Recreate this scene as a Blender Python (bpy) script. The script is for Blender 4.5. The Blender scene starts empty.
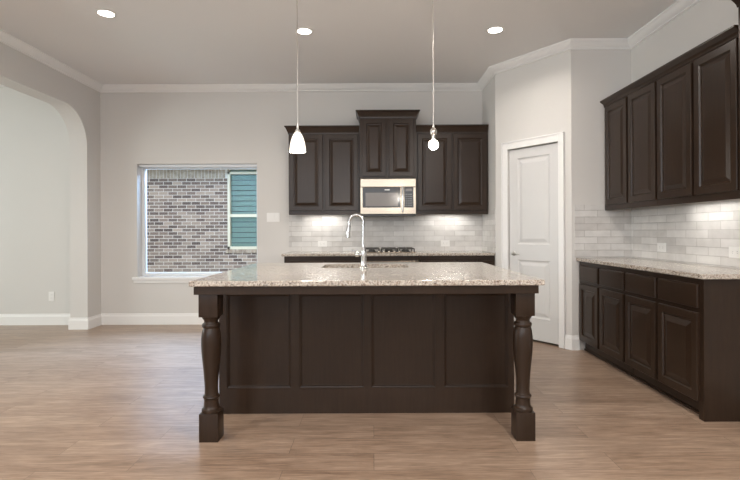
import bpy, bmesh, math, random
from mathutils import Vector, Matrix
random.seed(7)
C = bpy.context.scene
COL = C.collection

# ------------------------------------------------------------------ camera, world, exposure
CH = 1.18                                     # eye height
cam = bpy.data.cameras.new('camera'); camo = bpy.data.objects.new('camera', cam); COL.objects.link(camo)
camo.location = (0, 0, CH); camo.rotation_euler = (math.radians(90), 0, 0)
camo.rotation_euler.rotate_axis('Z', math.radians(-0.24))
cam.sensor_width = 36; cam.lens = 480 / 740 * 36
cam.shift_x = -3 / 740; cam.shift_y = -9 / 740
cam.clip_start = 0.05; cam.clip_end = 200
C.camera = camo
vs = C.view_settings
vs.view_transform = 'Standard'; vs.look = 'None'; vs.gamma = 1; vs.use_curve_mapping = False
vs.exposure = 0.02
w = bpy.data.worlds.new('sky'); C.world = w; w.use_nodes = True
bg = w.node_tree.nodes['Background']; bg.inputs[0].default_value = (0.97, 0.97, 1.0, 1); bg.inputs[1].default_value = 1.75

def area(name, loc, rot, sx, sy, power, col, shape='RECTANGLE', spread=180):
    l = bpy.data.lights.new(name, 'AREA'); l.shape = shape; l.size = sx
    if shape in ('RECTANGLE', 'ELLIPSE'): l.size_y = sy
    l.energy = power; l.color = col; l.spread = math.radians(spread)
    o = bpy.data.objects.new(name, l); COL.objects.link(o); o.location = loc
    o.rotation_euler = [math.radians(a) for a in rot]
    return o
# added area lights out of view, standing in for window and sky light
area('added_fill_rear', (-0.6, -3.42, 2.28), (90, 0, 0), 4.6, 1.1, 65, (0.85, 0.93, 1.0))  # unseen, set high so the wall cabinets reflect it
area('added_fill_left', (-3.52, -2.55, 1.6), (90, 0, -90), 1.2, 1.3, 50, (0.58, 0.78, 1.0))  # unseen, added for cool light on the right cabinets and floor
area('added_fill_above_window', (-2.5, 7.5, 3.3), (-45, 0, 0), 3.0, 1.3, 750, (0.36, 0.62, 1.0))  # unseen blue panel added to tint the floor by the window
area('added_fill_side_room', (-7.88, 3.4, 1.5), (90, 0, -90), 3.0, 1.7, 110, (0.84, 0.95, 0.92))  # unseen, added to brighten the room beyond the arch
WARM = (1.0, 0.93, 0.85)
CAN_W = 30; STRIP_W = 1.15

# ------------------------------------------------------------------ materials
def mat(name, col=(.8, .8, .8), rough=.5, metal=0., coat=0., spec=.5, emis=None, es=0., alpha=1., trans=0.):
    m = bpy.data.materials.new(name); m.use_nodes = True
    p = m.node_tree.nodes['Principled BSDF']; i = p.inputs
    i['Base Color'].default_value = (*col, 1); i['Roughness'].default_value = rough; i['Metallic'].default_value = metal
    i['Coat Weight'].default_value = coat; i['Coat Roughness'].default_value = .15; i['Specular IOR Level'].default_value = spec
    i['Transmission Weight'].default_value = trans
    if emis: i['Emission Color'].default_value = (*emis, 1); i['Emission Strength'].default_value = es
    return m
def nd(m, t, **k):
    n = m.node_tree.nodes.new(t)
    for a, b in k.items(): setattr(n, a, b)
    return n
def lk(m, a, b): m.node_tree.links.new(a, b)
def P(m): return m.node_tree.nodes['Principled BSDF']
def coord(m, kind='Object', scale=(1, 1, 1)):
    t = nd(m, 'ShaderNodeTexCoord'); mp = nd(m, 'ShaderNodeMapping'); mp.inputs['Scale'].default_value = scale
    lk(m, t.outputs[kind], mp.inputs['Vector']); return mp.outputs['Vector']
def noise(m, v, scale, detail=3, rough=.5):
    n = nd(m, 'ShaderNodeTexNoise'); n.inputs['Scale'].default_value = scale; n.inputs['Detail'].default_value = detail
    n.inputs['Roughness'].default_value = rough; lk(m, v, n.inputs['Vector']); return n
def ramp(m, fac, stops, interp='LINEAR'):
    r = nd(m, 'ShaderNodeValToRGB'); cr = r.color_ramp; cr.interpolation = interp
    while len(cr.elements) < len(stops): cr.elements.new(.5)
    for e, (p, c) in zip(cr.elements, stops): e.position = p; e.color = (*c, 1)
    lk(m, fac, r.inputs['Fac']); return r.outputs['Color']
def bump(m, h, strength, dist=.002):
    b = nd(m, 'ShaderNodeBump'); b.inputs['Strength'].default_value = strength; b.inputs['Distance'].default_value = dist
    lk(m, h, b.inputs['Height']); lk(m, b.outputs['Normal'], P(m).inputs['Normal'])
def mixc(m, fac, a, b, mode='MIX'):
    x = nd(m, 'ShaderNodeMix', data_type='RGBA', blend_type=mode)
    for s, v in ((x.inputs[0], fac), (x.inputs[6], a), (x.inputs[7], b)):
        if isinstance(v, (int, float)): s.default_value = v
        elif isinstance(v, tuple): s.default_value = (*v, 1)
        else: lk(m, v, s)
    return x.outputs[2]

M = {}
def paint(name, col, rough=.6, tex=.15):
    m = mat(name, col, rough, spec=.35); v = coord(m)
    n = noise(m, v, 180, 2); bump(m, n.outputs['Fac'], tex, .001)
    n2 = noise(m, v, .8, 2)
    lk(m, ramp(m, n2.outputs['Fac'], [(.3, tuple(c * .985 for c in col)), (.7, tuple(min(1, c * 1.01) for c in col))]), P(m).inputs['Base Color'])
    return m
M['wall'] = paint('greige_wall_paint', (.66, .64, .615))
M['ceiling'] = paint('ceiling_paint', (.82, .815, .81), .8, .2)
M['trim'] = paint('white_trim_paint', (.84, .83, .815), .35, .03)
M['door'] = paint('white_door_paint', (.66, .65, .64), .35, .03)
M['plastic'] = mat('white_plastic', (.82, .81, .79), .35)
M['slot'] = mat('dark_slot', (.05, .05, .05), .6)
M['vinyl'] = mat('white_vinyl', (.78, .80, .82), .35)
M['cream'] = mat('cream_vinyl', (.66, .58, .42), .45)
M['chrome'] = mat('polished_chrome', (.58, .58, .575), .10, 1)
M['nickel'] = mat('brushed_nickel', (.62, .60, .57), .28, 1)
M['black'] = mat('black_enamel', (.012, .012, .012), .3)
M['blackglass'] = mat('black_glass', (.02, .014, .010), .10, spec=.3)
M['grey'] = mat('screen_glass', (.15, .12, .095), .15, spec=.4)
M['display'] = mat('button_print', (.22, .22, .21), .5)
M['iron'] = mat('cast_iron', (.05, .045, .04), .5)

def steel():
    m = mat('stainless_steel', (.32, .27, .215), .22, 1); v = coord(m, scale=(1, 1, 120))
    n = noise(m, v, 6, 2); bump(m, n.outputs['Fac'], .06, .0005)
    return m
M['steel'] = steel()

def espresso():
    m = mat('espresso_stained_wood', (.03, .02, .015), .28, spec=.5)
    v = coord(m, scale=(14, 14, 1.2)); n = noise(m, v, 3.5, 6, .65)
    v2 = coord(m); n2 = noise(m, v2, 2.2, 3)
    c = ramp(m, n.outputs['Fac'], [(.25, (.016, .0085, .005)), (.75, (.040, .0235, .0145))])
    c = mixc(m, .5, c, ramp(m, n2.outputs['Fac'], [(.3, (.020, .011, .0065)), (.7, (.036, .021, .013))]))
    lk(m, c, P(m).inputs['Base Color'])
    P(m).inputs['Specular IOR Level'].default_value = .30
    bump(m, n.outputs['Fac'], .08, .001)
    return m
M['wood'] = espresso()

def granite():
    m = mat('speckled_granite', (.7, .66, .6), .12, spec=.6); v = coord(m)
    vo = nd(m, 'ShaderNodeTexVoronoi'); vo.inputs['Scale'].default_value = 190; lk(m, v, vo.inputs['Vector'])
    sep = nd(m, 'ShaderNodeSeparateColor'); lk(m, vo.outputs['Color'], sep.inputs[0])
    c = ramp(m, sep.outputs[0], [(0, (.50, .44, .375)), (.30, (.36, .29, .235)), (.46, (.62, .58, .52)), (.66, (.24, .18, .14)), (.78, (.10, .075, .06)), (.86, (.36, .33, .30)), (.94, (.045, .038, .033))], 'CONSTANT')
    vo2 = nd(m, 'ShaderNodeTexVoronoi'); vo2.inputs['Scale'].default_value = 75; lk(m, v, vo2.inputs['Vector'])
    sep2 = nd(m, 'ShaderNodeSeparateColor'); lk(m, vo2.outputs['Color'], sep2.inputs[0])
    c2 = ramp(m, sep2.outputs[1], [(0, (.60, .55, .49)), (.55, (.52, .47, .40)), (.76, (.24, .18, .14)), (.90, (.08, .065, .055))], 'CONSTANT')
    c3 = mixc(m, .30, c, c2)
    lk(m, c3, P(m).inputs['Base Color'])
    return m
M['granite'] = granite()

def tile():
    m = mat('whitewashed_brick_tile', (.7, .69, .67), .38); v = coord(m, 'UV')
    nz = noise(m, v, 9, 4)
    b = nd(m, 'ShaderNodeTexBrick'); lk(m, v, b.inputs['Vector'])
    b.offset = .5; b.inputs['Scale'].default_value = 1
    for k, x in (('Color1', (.53, .51, .49, 1)), ('Color2', (.74, .725, .705, 1)), ('Mortar', (.42, .40, .38, 1)), ('Mortar Size', .0028), ('Mortar Smooth', .35), ('Brick Width', .26), ('Row Height', .0655), ('Bias', .0)):
        b.inputs[k].default_value = x
    c = mixc(m, .30, b.outputs['Color'], ramp(m, nz.outputs['Fac'], [(.3, (.44, .42, .40)), (.65, (.72, .70, .68))]))
    lk(m, c, P(m).inputs['Base Color'])
    n2 = noise(m, v, 45, 4)
    ad = nd(m, 'ShaderNodeMath', operation='MULTIPLY_ADD'); lk(m, b.outputs['Fac'], ad.inputs[0]); ad.inputs[1].default_value = -1.2; lk(m, n2.outputs['Fac'], ad.inputs[2])
    bump(m, ad.outputs[0], .7, .003)
    return m
M['tile'] = tile()

def brick():
    m = mat('outdoor_brick', (.4, .35, .3), .9, spec=.2); v = coord(m, 'UV')
    b = nd(m, 'ShaderNodeTexBrick'); lk(m, v, b.inputs['Vector']); b.offset = .5; b.inputs['Scale'].default_value = 1
    for k, x in (('Color1', (0, 0, 0, 1)), ('Color2', (1, 1, 1, 1)), ('Mortar', (.5, .5, .5, 1)), ('Mortar Size', .006), ('Mortar Smooth', .2), ('Brick Width', .198), ('Row Height', .0715), ('Bias', 0)):
        b.inputs[k].default_value = x
    c = ramp(m, b.outputs['Color'], [(0, (.07, .047, .042)), (.3, (.15, .100, .082)), (.5, (.24, .165, .128)), (.75, (.42, .31, .235)), (1, (.11, .078, .068))])
    n = noise(m, v, 30, 4)
    c = mixc(m, .18, c, ramp(m, n.outputs['Fac'], [(.3, (.14, .095, .075)), (.7, (.48, .37, .28))]))
    c = mixc(m, b.outputs['Fac'], c, (.66, .57, .48))
    lk(m, c, P(m).inputs['Base Color'])
    iv = nd(m, 'ShaderNodeMath', operation='MULTIPLY'); lk(m, b.outputs['Fac'], iv.inputs[0]); iv.inputs[1].default_value = -1
    bump(m, iv.outputs[0], .6, .006)
    return m
M['brick'] = brick()
def plain_brick():
    m = mat('tan_cut_brick', (.52, .46, .39), .9, spec=.2); v = coord(m); n = noise(m, v, 12, 4)
    lk(m, ramp(m, n.outputs['Fac'], [(.3, (.28, .205, .15)), (.7, (.50, .39, .29))]), P(m).inputs['Base Color']); return m
M['cutbrick'] = plain_brick()
M['mortar'] = mat('pale_mortar', (.66, .57, .48), .95)
M['siding'] = mat('teal_siding_reflection', (.15, .235, .19), .6)  # tone of a reflection in the neighboring pane, put into the colour
M['ground'] = paint('bare_ground', (.24, .25, .17), .95, .4)

def floorm():
    m = mat('oak_look_vinyl_planks', (.3, .2, .13), .34, spec=.5); v = coord(m)
    b = nd(m, 'ShaderNodeTexBrick'); lk(m, v, b.inputs['Vector']); b.offset = .37; b.inputs['Scale'].default_value = 1
    for k, x in (('Color1', (0, 0, 0, 1)), ('Color2', (1, 1, 1, 1)), ('Mortar', (.5, .5, .5, 1)), ('Mortar Size', .0012), ('Mortar Smooth', .1), ('Brick Width', 1.22), ('Row Height', .182), ('Bias', 0)):
        b.inputs[k].default_value = x
    # grain runs along the planks; each plank shifts the grain by its own tone
    sh = nd(m, 'ShaderNodeVectorMath', operation='MULTIPLY_ADD'); lk(m, b.outputs['Color'], sh.inputs[0]); sh.inputs[1].default_value = (17, 9, 5); lk(m, v, sh.inputs[2])
    def grain(sx, sy, scale, det, dist=.6):
        mp = nd(m, 'ShaderNodeMapping'); mp.inputs['Scale'].default_value = (sx, sy, 1); lk(m, sh.outputs[0], mp.inputs['Vector'])
        n = noise(m, mp.outputs[0], scale, det, .6); n.inputs['Distortion'].default_value = dist; return n
    g = grain(1.3, 9, 1.6, 6, 1.2); g2 = grain(2.2, 34, 2.2, 5, .8); g3 = grain(6, 110, 2, 2, .3)
    c = ramp(m, g.outputs['Fac'], [(.36, (.175, .108, .070)), (.5, (.325, .215, .148)), (.64, (.50, .36, .265))])
    c = mixc(m, .45, c, ramp(m, g2.outputs['Fac'], [(.38, (.14, .086, .055)), (.5, (.32, .21, .143)), (.62, (.54, .39, .288))]))
    c = mixc(m, .22, c, ramp(m, g3.outputs['Fac'], [(.38, (.12, .075, .050)), (.6, (.46, .35, .265))]))
    c = mixc(m, .22, c, ramp(m, b.outputs['Color'], [(0, (.20, .135, .095)), (.5, (.33, .235, .17)), (1, (.45, .345, .265))]))
    c = mixc(m, b.outputs['Fac'], c, (.14, .10, .075))
    lk(m, c, P(m).inputs['Base Color'])
    r = nd(m, 'ShaderNodeMapRange'); lk(m, g2.outputs['Fac'], r.inputs[0]); r.inputs[3].default_value = .24; r.inputs[4].default_value = .42
    lk(m, r.outputs[0], P(m).inputs['Roughness'])
    bump(m, g2.outputs['Fac'], .10, .001)
    return m
M['floor'] = floorm()

def glassm(name, ior):
    m = bpy.data.materials.new(name); m.use_nodes = True; nt = m.node_tree; nt.nodes.remove(P(m))
    tr = nd(m, 'ShaderNodeBsdfTransparent'); gl = nd(m, 'ShaderNodeBsdfGlossy'); gl.inputs['Roughness'].default_value = .02
    fr = nd(m, 'ShaderNodeFresnel'); fr.inputs[0].default_value = ior; mx = nd(m, 'ShaderNodeMixShader')
    lk(m, fr.outputs[0], mx.inputs[0]); lk(m, tr.outputs[0], mx.inputs[1]); lk(m, gl.outputs[0], mx.inputs[2])
    lk(m, mx.outputs[0], nt.nodes['Material Output'].inputs['Surface']); return m
M['glass'] = glassm('window_glass', 1.22); M['coated'] = glassm('coated_window_glass', 1.12)
M['lens'] = mat('lit_lens', (.9, .9, .9), .5, emis=(1, .93, .82), es=14)
M['shade'] = mat('lit_opal_glass', (.9, .88, .84), .25, emis=(1, .90, .76), es=.95)
M['bulb'] = mat('lit_bulb', (.9, .88, .84), .25, emis=(1, .90, .74), es=60)
M['strip'] = mat('lit_strip', (.9, .9, .9), .5, emis=(1, .97, .92), es=5)

# ------------------------------------------------------------------ mesh helpers
def newbm(): return bmesh.new()
def box(bm, x0, x1, y0, y1, z0, z1, bev=0., seg=2):
    r = bmesh.ops.create_cube(bm, size=1, matrix=Matrix.Translation(((x0 + x1) / 2, (y0 + y1) / 2, (z0 + z1) / 2)) @ Matrix.Diagonal((abs(x1 - x0), abs(y1 - y0), abs(z1 - z0), 1)))
    if bev:
        es = list({e for v in r['verts'] for e in v.link_edges})
        bmesh.ops.bevel(bm, geom=es, offset=bev, segments=seg, affect='EDGES', profile=.6)
def extr(bm, poly, z0, z1):
    a = [bm.verts.new((x, y, z0)) for x, y in poly]; b = [bm.verts.new((x, y, z1)) for x, y in poly]
    bm.faces.new(a); bm.faces.new(b); n = len(poly)
    for i in range(n): bm.faces.new((a[i], a[(i + 1) % n], b[(i + 1) % n], b[i]))
def lathe(bm, prof, cx=0, cy=0, seg=32, caps=True):
    rings = []
    for r, z in prof:
        rings.append([bm.verts.new((cx + r * math.cos(2 * math.pi * k / seg), cy + r * math.sin(2 * math.pi * k / seg), z)) for k in range(seg)])
    for a, b in zip(rings, rings[1:]):
        for k in range(seg): bm.faces.new((a[k], a[(k + 1) % seg], b[(k + 1) % seg], b[k]))
    if caps: bm.faces.new(rings[0]); bm.faces.new(rings[-1])
def tube(bm, pts, rad, seg=12):
    pts = [Vector(p) for p in pts]; rings = []
    if not isinstance(rad, (list, tuple)): rad = [rad] * len(pts)
    up = Vector((0, 1, 0.01)).normalized()
    for i, p in enumerate(pts):
        d = (pts[min(i + 1, len(pts) - 1)] - pts[max(i - 1, 0)]).normalized()
        u = up if abs(d.dot(up)) < .95 else Vector((1, 0, 0))
        s = d.cross(u).normalized(); t = s.cross(d).normalized()
        rings.append([bm.verts.new(p + rad[i] * (math.cos(2 * math.pi * k / seg) * s + math.sin(2 * math.pi * k / seg) * t)) for k in range(seg)])
    for a, b in zip(rings, rings[1:]):
        for k in range(seg): bm.faces.new((a[k], a[(k + 1) % seg], b[(k + 1) % seg], b[k]))
    bm.faces.new(rings[0]); bm.faces.new(rings[-1])
def rings_panel(bm, x0, x1, z0, z1, prof, yf=0, cap=True):
    """nested rectangles in the XZ plane: prof = (inset, depth behind yf)"""
    rs = []
    for i, d in prof:
        rs.append([bm.verts.new(p) for p in ((x0 + i, yf + d, z0 + i), (x1 - i, yf + d, z0 + i), (x1 - i, yf + d, z1 - i), (x0 + i, yf + d, z1 - i))])
    for a, b in zip(rs, rs[1:]):
        for k in range(4): bm.faces.new((a[k], a[(k + 1) % 4], b[(k + 1) % 4], b[k]))
    if cap: bm.faces.new(rs[-1])
    return rs
def sweep(bm, prof, path, closed_prof=True):
    """prof (offset into the room, z); path in plan with the room on its right"""
    n = len(path); secs = []
    for i, (x, y) in enumerate(path):
        def nrm(a, b):
            d = Vector((b[0] - a[0], b[1] - a[1])).normalized(); return Vector((d.y, -d.x))
        if i == 0: o = nrm(path[0], path[1])
        elif i == n - 1: o = nrm(path[-2], path[-1])
        else:
            a, b = nrm(path[i - 1], path[i]), nrm(path[i], path[i + 1]); o = (a + b) / (1 + a.dot(b))
        secs.append([bm.verts.new((x + o.x * p, y + o.y * p, z)) for p, z in prof])
    m = len(prof)
    for a, b in zip(secs, secs[1:]):
        for k in range(m): bm.faces.new((a[k], a[(k + 1) % m], b[(k + 1) % m], b[k]))
    bm.faces.new(secs[0]); bm.faces.new(secs[-1])

def obj(name, bm, m, parent=None, smooth=False, angle=35):
    bmesh.ops.recalc_face_normals(bm, faces=bm.faces[:])
    uv = bm.loops.layers.uv.new('UVMap')
    for f in bm.faces:
        n = f.normal; ax = abs(n.x), abs(n.y), abs(n.z)
        if ax[2] >= ax[0] and ax[2] >= ax[1]: fn = lambda c: (c.x, c.y)
        elif ax[1] >= ax[0]: fn = lambda c: (c.x, c.z)
        else: fn = lambda c: (c.y, c.z)
        for l in f.loops: l[uv].uv = fn(l.vert.co)
        f.smooth = smooth
    if smooth:
        for e in bm.edges:
            if len(e.link_faces) == 2 and e.calc_face_angle(0) > math.radians(angle): e.smooth = False
    me = bpy.data.meshes.new(name); bm.to_mesh(me); bm.free()
    me.materials.append(M[m] if isinstance(m, str) else m)
    o = bpy.data.objects.new(name, me); COL.objects.link(o)
    if parent: o.parent = parent
    return o
def tag(o, label, cat, group=None):
    o['label'] = label; o['category'] = cat
    if group: o['group'] = group
    return o
def thing(name, label, cat, loc=(0, 0, 0), rz=0, group=None):
    o = bpy.data.objects.new(name, None); COL.objects.link(o); o.empty_display_size = .1
    o.location = loc; o.rotation_euler = (0, 0, rz); return tag(o, label, cat, group)
def struct(name, bm, m, parent=None, **k):
    o = obj(name, bm, m, parent, **k)
    if not parent: o['kind'] = 'structure'
    return o
def dup(root, loc, label, rz=None):
    def cp(o, par):
        c = o.copy(); COL.objects.link(c)
        if par: c.parent = par
        for ch in [x for x in COL.objects if x.parent == o]: cp(ch, c)
        return c
    r = cp(root, None); r.location = loc; r['label'] = label
    if rz is not None: r.rotation_euler = (0, 0, rz)
    return r

# ------------------------------------------------------------------ room shell
H = 3.04; YB = 6.12; XL = -3.47; XLo = -3.68; XR = 2.55; YR = -3.5
A = Vector((1.40, 5.47)); B = Vector((1.958, 4.73)); D = B - A; LEN = D.length; Nn = Vector((-D.y, D.x)) / LEN
def W(t, off=0): p = A + D * t + Nn * off; return (p.x, p.y)
WX0, WX1, WZ0, WZ1 = -3.006, -1.4745, .606, 2.047

bm = newbm(); box(bm, -8.1, 2.67, YR - .12, YB + .22, -.1, 0); struct('floor', bm, 'floor')
bm = newbm(); box(bm, -8.1, 2.67, YR - .12, YB + .22, H, H + .12); struct('ceiling', bm, 'ceiling')
bm = newbm()
box(bm, -8.0, WX0, YB, YB + .22, 0, H); box(bm, WX1, XR, YB, YB + .22, 0, H)
box(bm, WX0, WX1, YB, YB + .22, 0, WZ0 - .045); box(bm, WX0, WX1, YB, YB + .22, WZ1, H)
struct('wall_back', bm, 'wall')
# left wall with its arched opening
bm = newbm(); ya0, ya1, zt, r = 2.9, 5.83, 2.648, .42
pts = [(1.2, 0), (ya0, 0)]
for k in range(0, 17): a = math.pi - k / 16 * math.pi / 2; pts.append((ya0 + r + r * math.cos(a), zt - r + r * math.sin(a)))
for k in range(0, 17): a = math.pi / 2 - k / 16 * math.pi / 2; pts.append((ya1 - r + r * math.cos(a), zt - r + r * math.sin(a)))
pts += [(ya1, 0), (YB, 0), (YB, H), (1.2, H)]
a = [bm.verts.new((XLo, y, z)) for y, z in pts]; b = [bm.verts.new((XL, y, z)) for y, z in pts]
bm.faces.new(a); bm.faces.new(b)
for i in range(len(pts)): bm.faces.new((a[i], a[(i + 1) % len(pts)], b[(i + 1) % len(pts)], b[i]))
box(bm, XLo, XL, YR, -3.2, 0, H); box(bm, XLo, XL, -3.2, -1.9, 0, .9); box(bm, XLo, XL, -3.2, -1.9, 2.3, H); box(bm, XLo, XL, -1.9, 1.2, 0, H)
struct('wall_left', bm, 'wall', smooth=True, angle=30)
bm = newbm()
for yy in (-3.2, -1.95): box(bm, XLo + .02, XLo + .07, yy, yy + .05, .9, 2.3)
for zz in (.9, 2.25): box(bm, XLo + .022, XLo + .068, -3.2, -1.9, zz, zz + .05)
struct('added_left_window', bm, 'vinyl')  # unseen frame, added to go with the left fill light
bm = newbm(); box(bm, XR, XR + .12, YR, YB + .22, 0, H); struct('wall_right', bm, 'wall')
bm = newbm()
extr(bm, [(1.40, 5.47), (1.40, YB), (1.51, YB), (1.51, 5.51)], 0, H)
extr(bm, [W(0), W(.19), W(.19, .11), (1.51, 5.51)], 0, H)
extr(bm, [W(.19), W(.851), W(.851, .11), W(.19, .11)], 2.075, H)
extr(bm, [W(.851), (B.x, B.y), (2.01, 4.84), W(.851, .11)], 0, H)
extr(bm, [(B.x, B.y), (2.55, 4.73), (2.55, 4.84), (2.01, 4.84)], 0, H)
struct('wall_pantry', bm, 'wall')
bm = newbm(); wx0, wx1 = -2.95, 1.75
box(bm, XL, wx0, YR - .12, YR, 0, H); box(bm, wx1, XR, YR - .12, YR, 0, H); box(bm, wx0, wx1, YR - .12, YR, 0, 1.7); box(bm, wx0, wx1, YR - .12, YR, 2.9, H)
struct('wall_rear', bm, 'wall')
bm = newbm()
for xx in (wx0, -1.4, .15, wx1 - .05): box(bm, xx, xx + .05, YR - .09, YR - .03, 1.7, 2.9)
for zz in (1.7, 2.85): box(bm, wx0, wx1, YR - .088, YR - .032, zz, zz + .05)
struct('added_rear_window', bm, 'vinyl')  # unseen frame, added and raised to suit the rear fill light
bm = newbm()
box(bm, -8.1, -7.95, .5, 1.9, 0, H); box(bm, -8.1, -7.95, 4.9, YB, 0, H); box(bm, -8.1, -7.95, 1.9, 4.9, 0, .65); box(bm, -8.1, -7.95, 1.9, 4.9, 2.35, H)
struct('wall_side_room', bm, 'wall')
bm = newbm(); box(bm, -7.95, XLo, .38, .5, 0, H); struct('wall_side_room_front', bm, 'wall')

# crown moulding and baseboards
cz = H
crown = [(0, cz), (.074, cz), (.074, cz - .012), (.064, cz - .018), (.052, cz - .038), (.028, cz - .060), (.014, cz - .066), (.014, cz - .077), (0, cz - .082)]
bm = newbm(); sweep(bm, crown, [(XL, YR), (XL, YB), (1.40, YB), (A.x, A.y), (B.x, B.y), (XR, 4.73), (XR, YR)])
struct('trim_1', bm, 'trim', smooth=True, angle=28)
bb = [(0, 0), (.016, 0), (.016, .105), (.012, .118), (.008, .124), (.007, .140), (0, .142)]
bm = newbm(); sweep(bm, bb, [(-7.95, YB), (XLo, YB), (XLo, ya1), (XL, ya1), (XL, YB), (-1.035, YB)]); struct('baseboard_back', bm, 'trim')
bm = newbm(); sweep(bm, bb, [(XL, YR), (XL, ya0), (XLo, ya0), (XLo, .5)]); struct('baseboard_left', bm, 'trim')
bm = newbm(); sweep(bm, bb, [W(.926), (B.x, B.y), (2.024, 4.73)]); struct('baseboard_pantry', bm, 'trim')
bm = newbm(); sweep(bm, bb, [(A.x, A.y), W(.098)]); struct('baseboard_corner', bm, 'trim')

# kitchen window
bm = newbm(); y0, y1 = YB + .125, YB + .19; fw = .038
box(bm, WX0, WX0 + fw, y0, y1, WZ0, WZ1, .004); box(bm, WX1 - fw, WX1, y0, y1, WZ0, WZ1, .004)
box(bm, WX0 + fw, WX1 - fw, y0, y1, WZ0, WZ0 + .04, .004); box(bm, WX0 + fw, WX1 - fw, y0, y1, WZ1 - .05, WZ1, .004)
win = struct('window_1', bm, 'vinyl')
bm = newbm(); box(bm, WX0 + fw, WX1 - fw, y0 + .03, y0 + .036, WZ0 + .04, WZ1 - .05); obj('pane', bm, 'glass', win)
bm = newbm(); box(bm, WX0 + .001, WX1 - .001, YB, YB + .13, WZ0 - .044, WZ0 - .001); box(bm, WX0 - .055, WX1 + .055, YB - .035, YB, WZ0 - .035, WZ0 - .001, .006)
box(bm, WX0 - .045, WX1 + .045, YB - .014, YB - .001, WZ0 - .075, WZ0 - .036, .003)
obj('window_sill', bm, 'trim', win)
bm = newbm(); box(bm, WX0 + .004, WX1 - .004, YB + .045, YB + .095, WZ1 - .035, WZ1 - .001, .005); obj('blind_headrail', bm, 'vinyl', win)
bm = newbm(); tube(bm, [(-1.95, YB + .045, WZ1 - .038), (-1.95, YB + .045, WZ1 - .075)], .006); obj('wand', bm, 'vinyl', win)

# ------------------------------------------------------------------ pantry door
ang = math.atan2(D.y, D.x)
dr = bpy.data.objects.new('door_1', None)
t0, t1 = .195 * LEN, .846 * LEN
# door slab as the structure itself, local frame along the diagonal wall
bm = newbm(); dw = t1 - t0
pr = [(0, .035), (0, .002), (.002, 0)]
def door_face(bm, x0, x1, z0, z1, panels):
    xs = sorted({x0, x1, *[p[0] for p in panels], *[p[1] for p in panels]}); zs = sorted({z0, z1, *[p[2] for p in panels], *[p[3] for p in panels]})
    V = {}
    def v(x, z):
        if (x, z) not in V: V[(x, z)] = bm.verts.new((x, 0, z))
        return V[(x, z)]
    for i in range(len(xs) - 1):
        for j in range(len(zs) - 1):
            cx, cz_ = (xs[i] + xs[i + 1]) / 2, (zs[j] + zs[j + 1]) / 2
            if any(p[0] < cx < p[1] and p[2] < cz_ < p[3] for p in panels): continue
            bm.faces.new((v(xs[i], zs[j]), v(xs[i + 1], zs[j]), v(xs[i + 1], zs[j + 1]), v(xs[i], zs[j + 1])))
    for p in panels:
        rings_panel(bm, *p, DP)
DP = [(0, 0), (.010, .008), (.022, .010), (.034, .008), (.058, .002), (.062, .0015)]
door_face(bm, 0, dw, .022, 2.065, [(.105, dw - .105, .25, .86), (.105, dw - .105, 1.03, 1.965)])
for (xa, ya, xb, yb) in ((0, 0, 0, .035), (dw, 0, dw, .035)):
    bm.faces.new([bm.verts.new(p) for p in ((xa, ya, .022), (xb, yb, .022), (xb, yb, 2.065), (xa, ya, 2.065))])
bm.faces.new([bm.verts.new(p) for p in ((0, 0, 2.065), (dw, 0, 2.065), (dw, .035, 2.065), (0, .035, 2.065))])
bm.faces.new([bm.verts.new(p) for p in ((0, 0, .022), (dw, 0, .022), (dw, .035, .022), (0, .035, .022))])
bm.faces.new([bm.verts.new(p) for p in ((0, .035, .022), (dw, .035, .022), (dw, .035, 2.065), (0, .035, 2.065))])
door = struct('door_1', bm, 'door')
dp = W(.195, .012); door.location = (dp[0], dp[1], 0); door.rotation_euler = (0, 0, ang)
# casing and jamb: children of the door structure, local coords
o_ = t0
bm = newbm(); cw0 = t0 - .103 * LEN; cw1 = .923 * LEN - t0; ztop = 2.075
cas = [(0, -.012), (0, -.024), (.006, -.030), (.05, -.034), (.062, -.028), (.072, -.028)]
def casing_bar(x0, x1, z0, z1): box(bm, x0, x1, -.030, -.0125, z0, z1, .004)
casing_bar(-cw0, -.006, 0, ztop + .085); casing_bar(dw + .006, cw1, 0, ztop + .085); casing_bar(-.006, dw + .006, ztop, ztop + .085)
box(bm, -cw0 - .0, -cw0 + .018, -.037, -.029, 0, ztop + .085, .003); box(bm, cw1 - .018, cw1, -.037, -.029, 0, ztop + .085, .003); box(bm, -cw0, cw1, -.037, -.029, ztop + .067, ztop + .085, .003)
obj('door_casing', bm, 'trim', door)
bm = newbm(); tb = newbm
lathe(bm, [(.0, 0), (.026, 0), (.027, .004), (.022, .010), (.010, .013), (.010, .03), (.013, .034), (.0, .036)], seg=24, caps=False)
bmesh.ops.rotate(bm, verts=bm.verts, matrix=Matrix.Rotation(math.radians(90), 3, 'X'))
tube(bm, [(0, -.034, 0), (.02, -.040, .001), (.055, -.042, .002), (.085, -.041, 0), (.098, -.040, -.002)], [.009, .009, .007, .006, .004])
bmesh.ops.translate(bm, verts=bm.verts, vec=(.055, 0, .925)); h = obj('door_handle', bm, 'nickel', door, smooth=True)
for z in (.25, 1.05, 1.86):
    bm = newbm(); tube(bm, [(dw + .002, -.016, z - .042), (dw + .002, -.016, z + .042)], .0055); obj('hinge', bm, 'nickel', door, smooth=True)
bm = newbm(); box(bm, -.0015, .001, -.006, .02, .90, .955); obj('strike_plate', bm, 'nickel', door)

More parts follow.
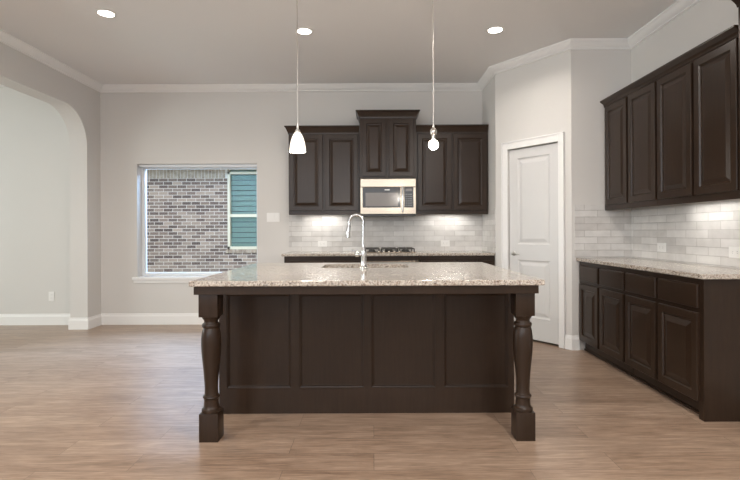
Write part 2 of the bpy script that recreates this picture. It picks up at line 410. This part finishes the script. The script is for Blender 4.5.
# ------------------------------------------------------------------ cabinets
DOORP = [(0, .019), (0, .003), (.003, 0), (.052, 0), (.055, .005), (.059, .010), (.066, .011), (.094, .0015), (.096, .001)]
DOORB = [(0, .019), (0, .003), (.003, 0), (.052, 0), (.055, .005), (.059, .010), (.066, .011), (.103, .0005), (.105, 0)]
DRAWP = [(0, .019), (0, .006), (.003, .002), (.008, 0), (.010, 0)]
def cab_door(par, x0, x1, z0, z1, yf, prof=DOORP):
    bm = newbm(); r = rings_panel(bm, x0, x1, z0, z1, prof, yf); bm.faces.new(r[0]); return obj('door', bm, 'wood', par)
def wall_cab(name, label, loc, rz, w, d, h, doors, dz, crown_sides=(0, 0), crown_h=.075, crown_out=.045, group='wall cabinets', rail=.0, crown_ext=(True, True)):
    """local x along the front, y=0 is the face, y=d the wall; z=0 the cabinet bottom"""
    t = thing(name, label, 'cabinet', loc, rz, group)
    bm = newbm(); box(bm, 0, w, .0195, d, .036, h, .001); obj('case', bm, 'wood', t)
    bm = newbm(); box(bm, 0, w, 0.0, .0190, 0, h, .0015); obj('face_frame', bm, 'wood', t)
    for x0, x1 in doors: cab_door(t, x0, x1, dz[0], dz[1], -.0195)
    bm = newbm()
    prof = [(0, h - .02), (.006, h - .02), (.008, h - .005), (.014, h + .010), (.032, h + crown_h - .022), (.040, h + crown_h - .016), (crown_out, h + crown_h - .012), (crown_out, h + crown_h), (0, h + crown_h)]
    path = []
    if crown_ext[0]: path.append((0, d - .001))
    path += [(0, -.0005), (w, -.0005)]
    if crown_ext[1]: path.append((w, d - .001))
    # path runs left-to-right with the front on its right: reverse the sense of y
    sweep(bm, prof, path)
    obj('crown', bm, 'wood', t)
    return t
# back wall: front faces at Y=5.79
zb = 1.378
def X2(x): return x
wall_cab('wall_cabinet', 'dark brown two-door wall cabinet left of the microwave, behind the glass-shaded pendant', (-1.016, 5.80, zb), 0, .857, .315, .995,
         [(.012, .412), (.440, .838)], (.050, .968), crown_ext=(True, False))
wall_cab('wall_cabinet', 'dark brown two-door wall cabinet right of the microwave, behind the bare bulb', (.523, 5.80, zb), 0, .868, .315, 1.0,
         [(.020, .424), (.448, .848)], (.050, .968), crown_ext=(False, False))
wall_cab('wall_cabinet', 'shorter, higher-set dark brown two-door cabinet directly above the microwave', (-.156, 5.735, 1.812), 0, .676, .38, .735,
         [(.030, .316), (.350, .646)], (.018, .700), crown_ext=(True, True), crown_h=.07)
# right wall uppers; local x runs towards the camera, front faces -X
RZ = -math.pi / 2
XU = 2.285
wall_cab('wall_cabinet', 'dark brown two-door wall cabinet on the right wall, nearer the pantry door', (XU, 4.725, 1.372), RZ, .873, .262, 1.03,
         [(.040, .430), (.462, .868)], (.052, 1.0), crown_ext=(False, False), crown_h=.045)
wall_cab('wall_cabinet', 'dark brown two-door wall cabinet on the right wall, nearer the camera', (XU, 3.850, 1.372), RZ, .880, .262, 1.03,
         [(.022, .432), (.464, .862)], (.052, 1.0), crown_ext=(False, False), crown_h=.045)
tall = wall_cab('refrigerator_cabinet', 'taller dark brown cabinet cut off by the right edge of the photo', (2.262, 2.962, 1.372), RZ, .90, .285, 1.20,
         [(.02, .44), (.46, .88)], (.03, 1.165), crown_ext=(True, True), crown_h=.07, crown_out=.07)

def base_cab(label, loc, rz, w, d, cols, group, end=False, toe=.10, top=.876):
    t = thing('base_cabinet', label, 'cabinet', loc, rz, group)
    bm = newbm(); box(bm, 0, w, .0195, d, toe, top, .001); obj('case', bm, 'wood', t)
    bm = newbm()
    if end: box(bm, 0, w - .036, 0, .019, toe, top, .001); box(bm, w - .0355, w, 0, .019, 0, top, .001)
    else: box(bm, 0, w, 0, .019, toe, top, .001)
    obj('face_frame', bm, 'wood', t)
    bm = newbm(); box(bm, .002, w - (.04 if end else .002), .055, .07, 0, toe - .001); box(bm, .002, w - (.04 if end else .002), .043, .0545, 0, .018, .004); obj('toe_kick', bm, 'wood', t)
    for x0, x1 in cols:
        cab_door(t, x0, x1, .112, .662, -.0195, DOORB)
        bm = newbm(); r = rings_panel(bm, x0, x1, .692, .838, DRAWP, -.0195); bm.faces.new(r[0]); obj('drawer', bm, 'wood', t)
    if end:
        bm = newbm(); box(bm, w + .0005, w + .013, .0, d, 0, top, .001); obj('end_panel', bm, 'wood', t)
    return t
GB = 'base cabinets along the right wall'
base_cab('black-brown two-door base cabinet with two drawers, right wall, nearer the pantry door', (2.03, 4.725, 0), RZ, .873, .515, [(.035, .415), (.450, .855)], GB)
base_cab('black-brown two-door base cabinet with two drawers, right wall, nearer the camera', (2.03, 3.850, 0), RZ, .890, .515, [(.012, .420), (.452, .866)], GB, end=True)

# back-wall base units
def back_base(label, x0, x1, splits):
    base_cab(label, (x0, 5.51, 0), 0, x1 - x0, .605, splits, 'base cabinets along the back wall', top=.892)
back_base('black-brown base cabinet under the left half of the back counter', -1.02, -.085, [(.02, .455), (.485, .915)])
back_base('black-brown base cabinet at the right end of the back counter', .535, 1.395, [(.02, .415), (.445, .84)])
ov = thing('built_in_oven', 'stainless oven under the back counter, just below the gas cooktop', 'oven', (-.08, 5.515, 0))
bm = newbm(); box(bm, 0, .61, .02, .59, .10, .890, .002); obj('body', bm, 'black', ov)
bm = newbm(); box(bm, .0, .61, 0, .0195, .838, .890, .002); obj('top_rail', bm, 'wood', ov)
bm = newbm(); box(bm, .005, .605, -.012, .0195, .70, .836, .004); obj('control_panel', bm, 'steel', ov)
bm = newbm(); box(bm, .005, .605, -.014, .0195, .16, .694, .004); d_ = obj('door', bm, 'steel', ov)
bm = newbm(); box(bm, .09, .52, -.018, -.0145, .26, .58, .001); obj('window', bm, 'blackglass', d_)
bm = newbm(); tube(bm, [(.05, -.05, .655), (.56, -.05, .655)], .011); tube(bm, [(.08, -.012, .655), (.08, -.05, .655)], .008); tube(bm, [(.53, -.012, .655), (.53, -.05, .655)], .008); obj('handle', bm, 'steel', d_, smooth=True)
bm = newbm(); box(bm, .0, .61, .06, .075, 0, .099); obj('toe_kick', bm, 'wood', ov)

# ------------------------------------------------------------------ counters
def slab(name, outer, z0, z1, hole=None, bev=.005):
    bm = newbm()
    def loop(pts, z): return [bm.verts.new((x, y, z)) for x, y in pts]
    def inset(pts, d):      # rectangle-ish ccw outline
        cx = sum(p[0] for p in pts) / len(pts); cy = sum(p[1] for p in pts) / len(pts)
        return [(x + (d if x < cx else -d), y + (d if y < cy else -d)) for x, y in pts]
    L = [loop(inset(outer, bev), z0), loop(outer, z0 + bev), loop(outer, z1 - bev), loop(inset(outer, bev * .3), z1 - bev * .3), loop(inset(outer, bev), z1)]
    n = len(outer)
    for a, b in zip(L, L[1:]):
        for k in range(n): bm.faces.new((a[k], a[(k + 1) % n], b[(k + 1) % n], b[k]))
    if hole:
        hb, ht = loop(hole, z0), loop(hole, z1); m = len(hole)
        for k in range(m): bm.faces.new((hb[k], hb[(k + 1) % m], ht[(k + 1) % m], ht[k]))
        for o_l, h_l in ((L[0], hb), (L[-1], ht)):
            es = [bm.edges.get((o_l[k], o_l[(k + 1) % n])) for k in range(n)] + [bm.edges.get((h_l[k], h_l[(k + 1) % m])) for k in range(m)]
            bmesh.ops.triangle_fill(bm, use_beauty=True, use_dissolve=False, edges=es)
    else:
        bm.faces.new(L[0]); bm.faces.new(L[-1])
    return obj(name, bm, 'granite')
def rrect(x0, x1, y0, y1, r, n=6):
    out = []
    for cx, cy, a0 in ((x1 - r, y1 - r, 0), (x0 + r, y1 - r, 90), (x0 + r, y0 + r, 180), (x1 - r, y0 + r, 270)):
        for k in range(n + 1): a = math.radians(a0 + 90 * k / n); out.append((cx + r * math.cos(a), cy + r * math.sin(a)))
    return out
IX0, IX1, IY0, IY1, IZ = -1.017, .946, 2.645, 4.16, .907
SH = (-.39, .27, 3.56, 3.97)
tag(slab('countertop', [(IX0, IY0), (IX1, IY0), (IX1, IY1), (IX0, IY1)], IZ - .031, IZ, rrect(*SH, .05)), 'speckled beige granite countertop on the kitchen island', 'countertop')
tag(slab('countertop', [(-1.047, 5.48), (1.392, 5.48), (1.392, 6.108), (-1.047, 6.108)], .893, .923), 'long narrow granite countertop against the back wall under the microwave', 'countertop')
tag(slab('countertop', [(1.994, 2.912), (2.538, 2.912), (2.538, 4.718), (1.994, 4.718)], .8775, .9085), 'granite countertop on the base cabinets along the right wall', 'countertop')

# ------------------------------------------------------------------ island
isl = thing('kitchen_island', 'large espresso-stained kitchen island with panelled front and turned corner legs', 'kitchen island', (0, 2.69, 0))
oy = 2.69
bx0, bx1, by0, by1 = -1.0, .91, 3.107 - oy, 4.11 - oy; bt = IZ - .033
bm = newbm(); panels = [(-.950, -.535), (-.480, -.063), (-.015, .400), (.457, .872)]
xs = [bx0] + [v for p in panels for v in p] + [bx1]; zs = [0, .165, .775, bt]
for i in range(len(xs) - 1):
    for j in range(3):
        if j == 1 and i % 2 == 1:
            rings_panel(bm, xs[i], xs[i + 1], zs[1], zs[2], [(0, 0), (.002, .004), (.010, .006), (.014, .012), (.020, .013)], by0); continue
        bm.faces.new([bm.verts.new(p) for p in ((xs[i], by0, zs[j]), (xs[i + 1], by0, zs[j]), (xs[i + 1], by0, zs[j + 1]), (xs[i], by0, zs[j + 1]))])
bmesh.ops.remove_doubles(bm, verts=bm.verts, dist=1e-5)
for q in (((bx0, by0, 0), (bx0, by0 + .02, 0), (bx0, by0 + .02, bt), (bx0, by0, bt)), ((bx1, by0, 0), (bx1, by0 + .02, 0), (bx1, by0 + .02, bt), (bx1, by0, bt)),
          ((bx0, by0, bt), (bx1, by0, bt), (bx1, by0 + .02, bt), (bx0, by0 + .02, bt)), ((bx0, by0 + .02, 0), (bx1, by0 + .02, 0), (bx1, by0 + .02, bt), (bx0, by0 + .02, bt))):
    bm.faces.new([bm.verts.new(p) for p in q])
obj('panelled_front', bm, 'wood', isl)
bm = newbm()
box(bm, bx0, bx0 + .02, by0 + .0205, by1, 0, bt); box(bm, bx1 - .02, bx1, by0 + .0205, by1, 0, bt)
box(bm, bx0 + .0205, bx1 - .0205, by1 - .02, by1, .1, bt); box(bm, bx0 + .0205, bx1 - .0205, by0 + .0205, by1 - .021, .1, .12)
obj('case', bm, 'wood', isl)
for x0, x1 in ((-.96, -.52), (-.50, -.05), (-.03, .41), (.43, .88)):
    bm = newbm(); r = rings_panel(bm, x0, x1, .13, .84, DOORP, 0); bm.faces.new(r[0])
    bmesh.ops.rotate(bm, verts=bm.verts, matrix=Matrix.Rotation(math.pi, 3, 'Z')); bmesh.ops.translate(bm, verts=bm.verts, vec=(-.08, by1 + .0195, 0))
    obj('door', bm, 'wood', isl)
# apron under the overhang, between and over the legs
bm = newbm(); ay0 = 2.665 - oy
box(bm, -.998, .919, ay0, ay0 + .019, .829, bt, .0015)
box(bm, -.998, -.979, ay0 + .0195, by0 - .001, .829, bt, .0015); box(bm, .900, .919, ay0 + .0195, by0 - .001, .829, bt, .0015)
obj('apron', bm, 'wood', isl)
def leg(cx):
    bm = newbm(); s = .0535; cy = 2.685 + s - oy
    box(bm, cx - s, cx + s, cy - s, cy + s, .700, .8745, .003)
    box(bm, cx - s, cx + s, cy - s, cy + s, 0, .158, .003)
    prof = [(.040, .158), (.053, .158), (.0545, .165), (.053, .175), (.047, .180), (.043, .186), (.0415, .196), (.0405, .215), (.041, .232), (.0455, .236), (.0475, .242), (.0455, .248), (.040, .252),
            (.0375, .262), (.0370, .285), (.0385, .33), (.0430, .39), (.0490, .45), (.0535, .50), (.0550, .54), (.0545, .575), (.0510, .61), (.0460, .628), (.0435, .634),
            (.0475, .637), (.0495, .643), (.0500, .651), (.0475, .658), (.0410, .661), (.0385, .666), (.0385, .674), (.044, .683), (.050, .692), (.051, .700), (.040, .701)]
    lathe(bm, prof, cx, cy, 40)
    return obj('leg', bm, 'wood', isl, smooth=True, angle=32)
leg(-.9255); leg(.8515)
# sink
sk = thing('undermount_sink', 'stainless undermount sink set into the island countertop beside the faucet', 'sink', (-.06, 3.765, .67))
bm = newbm(); hx, hy = .345, .22
def ringz(s, z, rr): return [bm.verts.new((x, y, z)) for x, y in rrect(-hx * s, hx * s, -hy * s, hy * s, rr)]
R_ = [ringz(1.03, .2045, .06), ringz(1, .2045, .055), ringz(.985, .19, .055), ringz(.95, .02, .05), ringz(.88, .0, .04)]
for a, b in zip(R_, R_[1:]):
    for k in range(len(a)): bm.faces.new((a[k], a[(k + 1) % len(a)], b[(k + 1) % len(a)], b[k]))
bm.faces.new(R_[-1]); obj('basin', bm, 'steel', sk, smooth=True)
bm = newbm(); lathe(bm, [(.045, .001), (.045, .004), (.030, .003), (.012, .002)], seg=24); obj('drain', bm, 'chrome', sk, smooth=True)
# faucet
fx, fy = -.068, 3.47
fa = thing('kitchen_faucet', 'tall chrome gooseneck pull-down faucet standing at the island sink', 'faucet', (fx, fy, IZ + .0005))
bm = newbm(); lathe(bm, [(.029, 0), (.029, .006), (.024, .012), (.021, .03), (.0195, .06), (.0205, .09), (.0205, .125), (.017, .14), (.0135, .155), (.012, .17)], seg=28); obj('body', bm, 'chrome', fa, smooth=True)
bm = newbm(); pts = [(0, 0, .16), (0, 0, .24), (0, 0, .315)]
for k in range(1, 16):
    a = k / 15 * math.radians(168); rr = .0525
    pts.append((-rr + rr * math.cos(a), .0 + .004 * k / 15, .330 + rr * 1.15 * math.sin(a)))
tube(bm, pts, .0115, 16); obj('spout', bm, 'chrome', fa, smooth=True)
bm = newbm(); e = Vector(pts[-1]); dwn = Vector((-.10, 0.02, -1)).normalized()
tube(bm, [e + dwn * t for t in (0, .01, .03, .035, .075, .115, .118)], [.0125, .013, .0135, .015, .0155, .019, .015], 18); obj('spray_head', bm, 'chrome', fa, smooth=True)
bm = newbm(); tube(bm, [(-.010, 0, .105), (-.030, 0, .105), (-.038, 0, .105), (-.060, 0, .103), (-.064, 0, .103)], [.014, .014, .020, .018, .012], 18)
tube(bm, [(-.050, 0, .105), (-.066, -.004, .128), (-.088, -.008, .136)], [.006, .0055, .004], 10); obj('handle', bm, 'chrome', fa, smooth=True)

# ------------------------------------------------------------------ microwave
mw = thing('microwave', 'stainless over-the-range microwave with black glass door, above the cooktop', 'microwave', (-.150, 5.70, 1.362))
mwW, mwH = .664, .440
bm = newbm(); box(bm, .003, mwW - .003, .03, .40, .0, mwH, .003); obj('body', bm, 'black', mw)
bm = newbm(); box(bm, 0, mwW, .0, .0295, mwH - .100, mwH, .005); obj('top_panel', bm, 'steel', mw)
bm = newbm(); box(bm, 0, mwW, .0, .0295, .018, mwH - .1005, .004); d_ = obj('door', bm, 'steel', mw)
bm = newbm(); box(bm, .028, .480, -.004, -.0005, .095, .335, .0015); g_ = obj('window', bm, 'blackglass', d_)
bm = newbm(); box(bm, .062, .445, -.0055, -.0042, .112, .272, .0005); obj('screen', bm, 'grey', g_)
bm = newbm(); box(bm, .290, .350, -.0055, -.0042, .300, .312); obj('logo', bm, 'plastic', g_)
bm = newbm(); box(bm, .522, .632, -.004, -.0005, .095, .335, .0015); cp = obj('control_panel', bm, 'blackglass', mw)
bm = newbm()
for i in range(3):
    for j in range(6): box(bm, .540 + i * .027, .558 + i * .027, -.0052, -.0041, .115 + j * .026, .128 + j * .026)
obj('button', bm, 'display', cp)
bm = newbm(); box(bm, .540, .615, -.0052, -.0041, .290, .318); obj('display', bm, 'grey', cp)
bm = newbm(); tube(bm, [(.502, -.038, .045), (.502, -.042, .09), (.502, -.042, .30), (.502, -.038, .345)], [.010, .012, .012, .010], 14)
tube(bm, [(.502, 0, .07), (.502, -.04, .07)], .007, 10); tube(bm, [(.502, 0, .32), (.502, -.04, .32)], .007, 10); obj('handle', bm, 'chrome', mw, smooth=True)
bm = newbm(); box(bm, .01, mwW - .01, .012, .0295, .0, .0175); obj('vent', bm, 'black', mw)

# cooktop
ct = thing('gas_cooktop', 'black gas cooktop with cast-iron grates on the back counter', 'cooktop', (.19, 5.80, .9235))
bm = newbm(); box(bm, -.31, .31, -.235, .235, 0, .010, .004); obj('tray', bm, 'steel', ct)
for cx in (-.205, 0, .205):
    bm = newbm()
    for xx in (-.092, .082): box(bm, cx + xx, cx + xx + .010, -.20, .21, .040, .052, .002)
    for yy in (-.20, -.005, .200): box(bm, cx - .092, cx + .092, yy, yy + .010, .040, .052, .002)
    for yy in (-.105, .10):
        box(bm, cx - .082, cx - .025, yy, yy + .008, .042, .056, .002); box(bm, cx + .025, cx + .082, yy, yy + .008, .042, .056, .002)
    for yy0, yy1 in ((-.19, -.13), (-.075, -.005), (.005, .075), (.13, .20)): box(bm, cx - .004, cx + .004, yy0, yy1, .042, .056, .002)
    for xx in (-.088, .086):
        for yy in (-.19, .20): box(bm, cx + xx - .006, cx + xx + .006, yy - .006, yy + .006, .010, .041)
    obj('grate', bm, 'iron', ct)
for cx, cy, rr in ((-.205, -.10, .035), (-.205, .105, .03), (0, .0, .045), (.205, -.10, .03), (.205, .105, .035)):
    bm = newbm(); lathe(bm, [(rr + .01, .0102), (rr + .008, .022), (rr, .024), (rr, .032), (rr * .8, .035)], cx, cy, 24); obj('burner', bm, 'iron', ct, smooth=True)
for k in range(5):
    bm = newbm(); lathe(bm, [(.017, .0102), (.016, .025), (.012, .028)], -.12 + k * .06, -.218, 16); obj('knob', bm, 'steel', ct, smooth=True)

# ------------------------------------------------------------------ tile backsplashes
bm = newbm()
box(bm, -1.07, 1.3915, 6.111, 6.1195, .924, 1.3765); box(bm, 1.3915, 1.3995, 5.474, 6.1195, .924, 1.3765)
box(bm, 1.3915, 1.3995, 5.474, 5.735, 1.377, 1.435)
tag(obj('backsplash', bm, 'tile'), 'whitewashed brick-tile backsplash on the back wall above the long counter', 'backsplash')
bm = newbm()
box(bm, 1.985, 2.541, 4.7215, 4.7295, .9095, 1.3705); box(bm, 1.985, 2.275, 4.7215, 4.7295, 1.371, 1.43)
box(bm, 2.5415, 2.5495, 2.3, 4.7295, .9095, 1.3705)
tag(obj('backsplash', bm, 'tile'), 'whitewashed brick-tile backsplash wrapping the corner behind the right counter', 'backsplash')

# ------------------------------------------------------------------ outlets and switches; local -y faces the room
def outlet(label, loc, rz, w, h, kind):
    t = thing('wall_outlet' if kind != 'switch' else 'light_switch', label, 'outlet' if kind != 'switch' else 'light switch', loc, rz, 'white electrical plates' )
    bm = newbm(); box(bm, -w / 2, w / 2, -.006, 0, -h / 2, h / 2, .002); obj('plate', bm, 'plastic', t)
    if kind == 'switch':
        for k in (-1, 0, 1):
            bm = newbm(); box(bm, k * .046 - .016, k * .046 + .016, -.010, -.0062, -.033, .033, .0015); obj('switch', bm, 'plastic', t)
    else:
        for k in (-1, 1):
            bm = newbm()
            if kind == 'h': box(bm, k * .021 - .014, k * .021 + .014, -.008, -.0062, -.017, .017, .001)
            else: box(bm, -.017, .017, -.008, -.0062, k * .021 - .014, k * .021 + .014, .001)
            f = obj('socket', bm, 'plastic', t)
            bm = newbm(); cx, cz_ = (k * .021, 0) if kind == 'h' else (0, k * .021)
            for s in (-1, 1):
                if kind == 'h': box(bm, cx - .004, cx + .004, -.0088, -.0081, s * .006 - .001, s * .006 + .001)
                else: box(bm, s * .006 - .001, s * .006 + .001, -.0088, -.0081, cz_ - .004, cz_ + .004)
            obj('slot', bm, 'slot', f)
    return t
outlet('white outlet on the back tile, to the left of the faucet', (-.643, 6.1105, 1.02), 0, .115, .074, 'h')
outlet('white outlet on the back tile, to the right of the cooktop', (.918, 6.1105, 1.02), 0, .115, .078, 'h')
outlet('white outlet on the right tile wall, nearer the corner', (2.541, 4.22, 1.025), RZ, .125, .080, 'h')
outlet('white outlet on the right tile wall, at the photo edge', (2.541, 3.36, 1.02), RZ, .125, .080, 'h')
outlet('three-gang white switch plate between the kitchen window and the cabinets', (-1.27, 6.1195, 1.36), 0, .165, .115, 'switch')
outlet('upright white outlet low on the wall of the side room beyond the arch', (-4.10, 6.1195, .365), 0, .072, .118, 'v')

# ------------------------------------------------------------------ lamps
def rlight(label, x, y, k=.36, sp=150):
    t = thing('recessed_light', label, 'ceiling light', (x, y, H), 0, 'recessed ceiling lights')
    bm = newbm(); lathe(bm, [(.060, -.0005), (.092, -.0005), (.092, -.004), (.082, -.007), (.064, -.005), (.060, -.0005)], seg=40, caps=False); obj('trim_ring', bm, 'plastic', t, smooth=True)
    bm = newbm(); lathe(bm, [(.063, -.001), (.063, -.0035), (.0, -.0036)], seg=32); obj('lens', bm, 'lens', t)
    l = area('downlight', (0, 0, -.012), (0, 0, 0), .12, .12, CAN_W * k, WARM, 'DISK', sp); l.parent = t
    return t
r0 = rlight('lit round recessed ceiling light, leftmost of the three, nearest the arch', -2.26, 4.08)
for x, y, lb in ((-.63, 4.46, 'lit round recessed ceiling light beside the rod of the glass-shaded pendant'), (1.14, 4.45, 'lit round recessed ceiling light, rightmost, in front of the pantry door'),
                 (-2.26, 1.2, 'added unseen recessed light behind the camera, left'), (-.6, -.6, 'added unseen recessed light behind the camera, middle'), (1.14, 1.2, 'added unseen recessed light overhead, right of the camera'),
                 (-2.26, -1.8, 'added unseen recessed light far behind the camera, left'), (1.14, -1.8, 'added unseen recessed light far behind the camera, right')):
    if y > 2: dup(r0, (x, y, H), lb)
    else: rlight(lb, x, y, 1.3, 180)  # fill downlights added out of frame, stronger than the visible ones

def pendant(label, x, y, glass):
    t = thing('pendant_light', label, 'pendant light', (x, y, H), 0, 'pendant lights over the island')
    bm = newbm(); lathe(bm, [(.062, -.0005), (.062, -.006), (.05, -.020), (.008, -.026)], seg=32); obj('canopy', bm, 'nickel', t, smooth=True)
    if glass:
        zt_ = 1.865 - H
        bm = newbm(); tube(bm, [(0, 0, -.024), (0, 0, zt_ + .055)], .0032, 10); obj('rod', bm, 'nickel', t)
        bm = newbm(); lathe(bm, [(.006, zt_ + .06), (.0075, zt_ + .055), (.0075, zt_ + .02), (.017, zt_ + .012), (.019, zt_ - .004), (.018, zt_ - .008)], seg=24); obj('socket', bm, 'nickel', t, smooth=True)
        bm = newbm(); pr = [(.016, 0), (.021, -.006), (.030, -.020), (.039, -.040), (.047, -.066), (.053, -.095), (.0560, -.120), (.0570, -.138)]
        lathe(bm, [(r, zt_ + z) for r, z in pr] + [(r - .003, zt_ + z) for r, z in reversed(pr)], seg=40, caps=False); obj('lamp_shade', bm, 'shade', t, smooth=True)
        bm = newbm(); lathe(bm, [(.008, zt_ - .02), (.014, zt_ - .04), (.026, zt_ - .075), (.026, zt_ - .09), (.018, zt_ - .108), (.004, zt_ - .114)], seg=24); obj('bulb', bm, 'bulb', t, smooth=True)
        lz = zt_ - .16
    else:
        zt_ = 1.86 - H
        bm = newbm(); tube(bm, [(0, 0, -.024), (0, 0, zt_ + .03)], .0032, 10); obj('rod', bm, 'nickel', t)
        bm = newbm(); lathe(bm, [(.006, zt_ + .05), (.008, zt_ + .03), (.017, zt_ + .022), (.023, zt_ + .010), (.024, zt_ - .004), (.019, zt_ - .016), (.014, zt_ - .022), (.0145, zt_ - .052)], seg=24); obj('socket', bm, 'nickel', t, smooth=True)
        bm = newbm(); c = zt_ - .088
        pr = [(.010, c + .036), (.016, c + .031)] + [(.034 * math.cos(a), c + .034 * math.sin(a)) for a in [math.radians(q) for q in range(52, -90, -13)]]
        lathe(bm, pr, seg=28); obj('bulb', bm, 'bulb', t, smooth=True)
        lz = c - .06
    l = bpy.data.lights.new('pendant_glow', 'POINT'); l.energy = 6; l.color = WARM; l.shadow_soft_size = .03
    o = bpy.data.objects.new('pendant_glow', l); COL.objects.link(o); o.parent = t; o.location = (0, 0, lz)
    return t
pendant('hanging pendant light with bell-shaped white glass shade, left over the island', -.517, 3.31, True)
pendant('hanging pendant light with a bare glowing bulb, no shade, right over the island', .420, 3.31, False)

def strip(label, loc, rz, w):
    t = thing('under_cabinet_light', label, 'light fixture', loc, rz, 'under-cabinet strip lights')
    bm = newbm(); box(bm, -w / 2, w / 2, -.025, .025, -.016, -.0005, .002); obj('housing', bm, 'plastic', t)
    bm = newbm(); box(bm, -w / 2 + .01, w / 2 - .01, -.018, .018, -.019, -.0165); obj('lens', bm, 'strip', t)
    l = area('strip_glow', (0, 0, -.022), (0, 0, 0), w - .02, .03, STRIP_W, (1, .96, .90)); l.parent = t
    return t
strip('thin lit strip light under the back wall cabinet left of the microwave', (-.62, 5.99, zb + .0355), 0, .45)
strip('thin lit strip light under the back wall cabinet right of the microwave', (.95, 5.99, zb + .0355), 0, .45)
strip('thin lit strip light under the right-wall cabinets', (2.42, 3.55, 1.372 + .0355), RZ, .50)

# ------------------------------------------------------------------ outdoors
bm = newbm(); box(bm, -16, 10, YB + .23, 30, -.35, -.25); struct('ground', bm, 'ground')
NY = 10.28
nh = thing('neighboring_house', 'neighboring brick house seen through the kitchen window', 'house', (-3, NY, -.25))
nx0, nx1, nz0, nz1 = -3.11 + 3, -2.20 + 3, .80 + .25, 2.46 + .25
bm = newbm(); top = 2.32 + .25
box(bm, -9, nx0, 0, .2, 0, top); box(bm, nx1, 8, 0, .2, 0, top); box(bm, nx0, nx1, 0, .2, 0, nz0); 
obj('brick_wall', bm, 'brick', nh)
bm = newbm()
box(bm, -9, nx0 - .0, .004, .2, top, top + .2); box(bm, nx1, 8, .004, .2, top, top + .2); obj('mortar_bed', bm, 'mortar', nh)
def cut_bricks(xa, xb, pitch, bw, y0, y1, z0, z1, name):
    x = xa
    while x < xb:
        bm = newbm(); box(bm, x, x + bw, y0, y1, z0, z1, .003); obj(name, bm, 'cutbrick', nh); x += pitch
cut_bricks(-2.0, nx0 - .06, .074, .064, -.002, .05, top + .004, top + .196, 'upright_brick')
cut_bricks(nx0 - .04, nx1 + .02, .072, .064, -.03, .06, nz0 - .075, nz0 - .004, 'sill_brick')
bm = newbm(); f = .05
box(bm, nx0, nx0 + f, -.015, .09, nz0, nz1); box(bm, nx1 - f, nx1, -.015, .09, nz0, nz1); box(bm, nx0, nx1, -.015, .09, nz0, nz0 + f * 1.2); box(bm, nx0, nx1, -.015, .09, nz1 - f, nz1)
zm = 1.52 + .25; box(bm, nx0 + f, nx1 - f, -.005, .08, zm - .03, zm + .035); nw = obj('window', bm, 'cream', nh)
bm = newbm(); box(bm, nx0 + f, nx1 - f, .04, .045, nz0 + f, nz1 - f); obj('pane', bm, 'coated', nw)
bm = newbm(); z = nz0 + .03
while z < nz1 - .03: extr_y = [(nx0 + .02, nx1 - .02)]; box(bm, nx0 + .02, nx1 - .02, .10, .112, z, z + .098); z += .113
obj('painted_siding_reflection', bm, 'siding', nw)  # boards stand in for a reflection on the pane, dark gaps between
bm = newbm(); box(bm, nx0 + .01, nx1 - .01, .125, .13, nz0 + .02, nz1 - .02); obj('backing', bm, 'slot', nw)
bm = newbm(); box(bm, -9, 8, -.45, .3, top + .205, top + .25); box(bm, -9, 8, -.47, -.44, top + .15, top + .33); obj('eave', bm, 'cream', nh)
